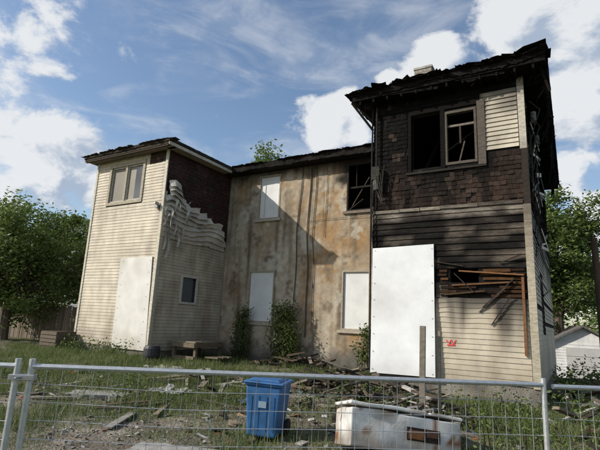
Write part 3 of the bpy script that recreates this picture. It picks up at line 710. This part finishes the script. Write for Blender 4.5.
# ------------------------------------------------------------ vegetation
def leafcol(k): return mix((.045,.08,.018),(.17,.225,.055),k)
def leaf(mb,p,s,col):
    a=Vector((R(-1,1),R(-1,1),R(-.6,.6))).normalized(); b=a.cross(Vector((R(-1,1),R(-1,1),R(-1,1)))).normalized()
    i=len(mb.v); q=[p-a*s,p+b*s*.45,p+a*s,p-b*s*.45]; mb.v+=[tuple(t) for t in q]; mb.f.append((i,i+1,i+2,i+3)); mb.c.append([col]*4)
def tree(name,x,y,h,rx,rz,cz,nclump,perclump,ls,seed,tr=.16,cs=.55,dark=1.0):
    random.seed(seed); E=empty(name); z0=gz(x,y); mt=MB(); ml=MB(); base=Vector((x,y,z0-.1))
    tube(mt,[base,base+Vector((R(-.1,.1),R(-.1,.1),h*.25)),base+Vector((R(-.3,.3),R(-.3,.3),h*.5)),base+Vector((R(-.4,.4),R(-.4,.4),h*.8))],[tr*1.3,tr,tr*.7,tr*.25],8,(.12,.095,.07))
    C=base+Vector((0,0,cz)); cl=[]
    while len(cl)<nclump:
        d=Vector((R(-1,1),R(-1,1),R(-1,1)))
        if d.length>1 or d.length<.25: continue
        f=1+.5*nz(d.x,d.y,d.z+seed,1.9)
        cl.append(C+Vector((d.x*rx*f,d.y*rx*f,d.z*rz*f)))
    for i,c in enumerate(cl):
        if i%3==0:
            s=base+Vector((0,0,h*R(.25,.6))); m=(s+c)/2+Vector((0,0,-.1*h*R(0,.5)))
            tube(mt,[s,m,c],[tr*.4,tr*.22,.015],5,(.11,.09,.065),False)
        kk=R(.05,1); r=cs*R(.6,1.3)
        for j in range(perclump):
            o=Vector((random.gauss(0,.5),random.gauss(0,.5),random.gauss(0,.38)))*r
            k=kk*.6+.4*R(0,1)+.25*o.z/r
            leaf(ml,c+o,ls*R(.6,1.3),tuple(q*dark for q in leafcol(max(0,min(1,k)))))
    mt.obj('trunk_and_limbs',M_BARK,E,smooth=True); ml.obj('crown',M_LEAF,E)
tree('leafy_tree',-20.1,10.3,6.0,3.4,2.4,3.55,230,150,.085,3,cs=.5)
tree('leafy_tree.001',-26,15.5,7.2,3.2,2.8,4.4,100,90,.13,5)
tree('leafy_tree.002',-21.3,30,15.6,2.4,3.0,12.5,90,90,.15,8,.3,.8)
tree('leafy_tree.003',-.7,31,11.2,2.7,4.6,6.9,180,140,.13,12,.25,.75,.9)
tree('leafy_tree.004',3.4,40,8,3.4,3.6,5,110,90,.17,14,.25,.9)
random.seed(99)
def shrub(name,pts,n,ls,r,dark=1):
    ml=MB()
    for c in pts:
        c=Vector(c); kk=R(.2,1)
        tube(ml,[(c.x+R(-.1,.1),c.y,gz(c.x,c.y)),tuple(c)],.008,4,(.07,.06,.03),False)
        for j in range(n):
            o=Vector((random.gauss(0,.5),random.gauss(0,.4),random.gauss(0,.5)))*r
            leaf(ml,c+o,ls*R(.6,1.3),tuple(q*dark for q in leafcol(max(0,min(1,kk*.6+R(0,.4))))))
    ml.obj(name,M_LEAF)
shrub('wall_shrub',[(-8.1+R(-.55,.5)*(1-t*.65),12.9+R(-.3,.12),.3+1.75*t) for t in [i/40 for i in range(41)]],70,.05,.28,.75)
shrub('wall_vine',[(-9.95+R(-.32,.3)*(1-t*.6),13.0+R(-.2,.12),.25+1.65*t) for t in [i/26 for i in range(27)]],60,.045,.22,.7)
shrub('wall_vine.001',[(-5.1+R(-.5,.2),12.95,.25+1.2*R(0,1)) for i in range(16)],55,.05,.25,.7)
shrub('weeds',[(R(-15.8,-11.2),9.6+R(-.5,.2),.35+R(0,.3)) for i in range(26)],36,.045,.22,.75)
shrub('weeds.001',[(R(-5.5,-.6),R(6.6,9.4),.15+R(0,.25)) for i in range(60)],40,.032,.2,.75)
shrub('weeds.002',[(R(-11.5,-4.5),R(5.5,12.5),.12+R(0,.15)) for i in range(130)],36,.028,.2,.75)
shrub('weeds.003',[(R(-.4,1.2),R(9,17),.2+R(0,.6)) for i in range(26)],50,.05,.3,.75)
shrub('weeds.004',[(R(-1.4,.6),R(6.0,9.4),.15+R(0,.45)) for i in range(30)],50,.032,.2,.8)
shrub('hedge',[(R(-1.6,4.5),R(36,38),-.4+R(0,2.2)) for i in range(90)],60,.12,.7,.8)
shrub('hedge.001',[(R(-40,-15.5),R(12.6,14),.3+R(0,1.8)) for i in range(120)],40,.1,.6,.75)
mb=MB(); cnt=0
while cnt<130000:
    y=3.2+9.8*R(0,1)**1.25; x=R(-17,2.5); cnt+=1
    if (x<XL1+.05 and y>9.95) or (x>XR0-.05 and x<XR1+.05 and y>9.95): continue
    g=grassy(x,y)
    if random.random()>g*g*1.1+.02: continue
    z=gz(x,y); h=R(.03,.13)*(1+.7*g); a=R(0,6.28); w=R(.003,.006)*(1+y*.06); dx=math.cos(a)*w; dy=math.sin(a)*w; lx=R(-.08,.08); ly=R(-.08,.08)
    c=mix((.075,.125,.03),(.25,.24,.11),R(0,1)**2)
    i=len(mb.v); mb.v+=[(x-dx,y-dy,z-.01),(x+dx,y+dy,z-.01),(x+lx,y+ly,z+h)]; mb.f.append((i,i+1,i+2)); mb.c.append([c]*3)
mb.obj('grass',M_LEAF)
# ------------------------------------------------------------ background buildings
def gable(name,cx,cy,w,d,hw,hr,rot,wall,roof,door=False):
    E=empty(name); Rz=Matrix.Rotation(rot,3,'Z'); z0=gz(cx,cy)-.1
    def P(x,y,z): return Vector((cx,cy,z0))+Rz@Vector((x,y,z))
    mb=MB() 
    for q in(((-w,-d),(w,-d)),((w,-d),(w,d)),((w,d),(-w,d)),((-w,d),(-w,-d))):
        (a,b),(c,e)=q; k=int(hw/.14)
        for i in range(k):
            za=hw*i/k; zb=hw*(i+1)/k; o=1.006; j=R(.95,1.02)
            mb.face([P(a*o,b*o,za),P(c*o,e*o,za),P(c,e,zb),P(a,b,zb)],tuple(x*j for x in wall),Rz@Vector(((a+c)/2,(b+e)/2,0)))
    for s in(-1,1): mb.face([P(-w,s*d,hw),P(w,s*d,hw),P(0,s*d,hw+hr)],wall,Rz@Vector((0,s,0)))
    mb.obj('walls',M_SID,E); mb=MB()
    for s in(-1,1):
        k=hr/w; e=.25
        mb.hexa([P(s*(w+e),-d-e,hw-k*e),P(s*(w+e),d+e,hw-k*e),P(0,d+e,hw+hr),P(0,-d-e,hw+hr),P(s*(w+e),-d-e,hw-k*e+.1),P(s*(w+e),d+e,hw-k*e+.1),P(0,d+e,hw+hr+.1),P(0,-d-e,hw+hr+.1)],roof)
    mb.obj('roof',M_ROOF,E); mb=MB()
    if door:
        for i in range(4):
            za=.05+i*.45; mb.hexa([P(x,y,z) for z in(za,za+.43) for x,y in((-w*.6,-d-.05),(w*.6,-d-.05),(w*.6,-d+.01),(-w*.6,-d+.01))],(.5,.49,.46))
        mb.obj('overhead_door',M_BRD,E)
    else:
        for x in(-w*.5,w*.3):
            mb.hexa([P(x+a,b,z) for z in(hw*.45,hw*.8) for a,b in((0,-d-.04),(w*.3,-d-.04),(w*.3,-d+.01),(0,-d+.01))],(.05,.055,.06))
        mb.obj('windows',M_GLS,E)
gable('small_garage',.15,30,1.35,2.2,2.1,.75,.12,(.72,.71,.68),(.14,.13,.12),True)
gable('neighbour_house',-38,27,4.2,5,6.2,3.0,.5,(.5,.5,.48),(.3,.3,.3))
mb=MB(); tube(mb,[(.62,14,-.1),(.64,14,2),(.63,14,4.1)],[.09,.085,.08],10,(.10,.07,.05)); mb.obj('wooden_pole',M_BARK)
scatter('broken_boards.001',M_WOOD,(-.3,1.2,7,13),45,((.3,1.2),(.05,.15),(.02,.05)),W2,.6,.4)
# ------------------------------------------------------------ LIGHT + SKY
sd=Vector((-1.158,-1,.967)).normalized()
sl=bpy.data.lights.new('sun','SUN'); sl.energy=5.0; sl.angle=math.radians(.5); sl.color=(1,.94,.85)
so=bpy.data.objects.new('sun',sl); bpy.context.collection.objects.link(so); so.rotation_euler=sd.to_track_quat('Z','Y').to_euler()
w=bpy.data.worlds.new('World'); bpy.context.scene.world=w; w.use_nodes=True
try: w.cycles.sampling_method='MANUAL'; w.cycles.sample_map_resolution=256
except Exception: pass
N=w.node_tree.nodes; L=w.node_tree.links; bg=N['Background']
sk=N.new('ShaderNodeTexSky'); sk.sky_type='NISHITA'; sk.sun_disc=False; sk.sun_elevation=math.asin(sd.z); sk.sun_rotation=math.atan2(sd.x,sd.y)%(2*math.pi)
sk.air_density=1.1; sk.dust_density=1.0; sk.ozone_density=2.0
bg.inputs['Strength'].default_value=.15; L.new(sk.outputs[0],bg.inputs['Color'])
tc=N.new('ShaderNodeTexCoord')
def math_(op,a,b=None):
    n=N.new('ShaderNodeMath'); n.operation=op
    for i,v in enumerate((a,b)):
        if v is None: continue
        if isinstance(v,(int,float)): n.inputs[i].default_value=v
        else: L.new(v,n.inputs[i])
    return n.outputs[0]
def mrange(v,a,b,c=0,d=1,smooth=True):
    n=N.new('ShaderNodeMapRange'); n.interpolation_type='SMOOTHSTEP' if smooth else 'LINEAR'
    L.new(v,n.inputs['Value']) 
    for k,x in zip(('From Min','From Max','To Min','To Max'),(a,b,c,d)): n.inputs[k].default_value=x
    return n.outputs['Result']
D=tc.outputs['Generated']
def noise_(vec,scale,detail=6,rough=.55,dist=0):
    n=N.new('ShaderNodeTexNoise'); n.inputs['Scale'].default_value=scale; n.inputs['Detail'].default_value=detail; n.inputs['Roughness'].default_value=rough; n.inputs['Distortion'].default_value=dist
    L.new(vec,n.inputs['Vector']); return n.outputs['Fac']
def off(vec,o,sc=(1,1,1)):
    n=N.new('ShaderNodeMapping'); n.inputs['Location'].default_value=o; n.inputs['Scale'].default_value=sc; L.new(vec,n.inputs['Vector']); return n.outputs[0]
blobs=[((-.80,.36,.50),.14,.6),((-.83,.36,.41),.10,.5),((-.84,.45,.275),.14,1),((-.80,.52,.26),.09,1),((-.89,.41,.18),.08,1),
 ((-.20,.83,.515),.08,1),((-.29,.82,.49),.03,.9),((-.42,.81,.42),.08,1),((-.37,.83,.40),.07,1),((-.05,.84,.57),.12,1),((.05,.85,.56),.17,1),((.05,.91,.42),.14,1),((.01,.95,.31),.05,.9),((.04,.98,.2),.12,1),
 ((.5,.8,.3),.4,.9),((.3,-.8,.5),.5,.9),((-.8,-.4,.35),.35,.8)]
def mask(vec):
    cur=None
    for d,r,wg in blobs:
        vd=N.new('ShaderNodeVectorMath'); vd.operation='DISTANCE'; L.new(vec,vd.inputs[0]); vd.inputs[1].default_value=Vector(d).normalized()
        m=mrange(vd.outputs['Value'],0,r*1.3,wg,0,False); cur=m if cur is None else math_('MAXIMUM',cur,m)
    return cur
def cloudv(vec):
    n=noise_(off(vec,(3.1,1.7,.4),(1,1,1.5)),7.5,7,.6,.3)
    return math_('ADD',mask(vec),math_('MULTIPLY',math_('SUBTRACT',n,.5),1.9))
cv1=cloudv(D)
fac=mrange(cv1,.28,.60)
cv2=cloudv(off(D,tuple(sd*.05)))
lit=mrange(math_('SUBTRACT',cv1,cv2),-.28,.14)
cir=noise_(off(D,(1,2,3),(1.0,1.5,4.5)),2.6,8,.6,1.0)
cfac=math_('MULTIPLY',mrange(cir,.42,.75),.40)
ce=N.new('ShaderNodeMix'); ce.data_type='RGBA'; ce.inputs[6].default_value=(.45,.54,.68,1); ce.inputs[7].default_value=(.92,.94,.96,1)
L.new(lit,ce.inputs[0])
cb=N.new('ShaderNodeBackground'); cb.inputs['Strength'].default_value=.9; L.new(ce.outputs[2],cb.inputs['Color'])
mx=N.new('ShaderNodeMixShader'); tot=math_('MAXIMUM',math_('MULTIPLY',fac,.95),cfac); L.new(tot,mx.inputs[0]); L.new(bg.outputs[0],mx.inputs[1]); L.new(cb.outputs[0],mx.inputs[2])
L.new(mx.outputs[0],N['World Output'].inputs['Surface'])
# ------------------------------------------------------------ CAMERA
th=math.radians(12);ro=math.radians(2.7);ps=math.radians(31)
R0=Vector((math.cos(ps),math.sin(ps),0)); Fw=Vector((-math.sin(ps)*math.cos(th),math.cos(ps)*math.cos(th),math.sin(th))); U0=R0.cross(Fw)
rt=R0*math.cos(ro)+U0*math.sin(ro); up=-R0*math.sin(ro)+U0*math.cos(ro)
cd=bpy.data.cameras.new('camera'); cd.sensor_width=36; cd.lens=453/600*36; cd.clip_end=3000; cd.clip_start=.05
co=bpy.data.objects.new('camera',cd); bpy.context.collection.objects.link(co)
m=Matrix((rt,up,-Fw)).transposed().to_4x4(); m.translation=Vector((0,0,1.6)); co.matrix_world=m
bpy.context.scene.camera=co
vs=bpy.context.scene.view_settings; vs.view_transform='Standard'; vs.look='None'; vs.exposure=0
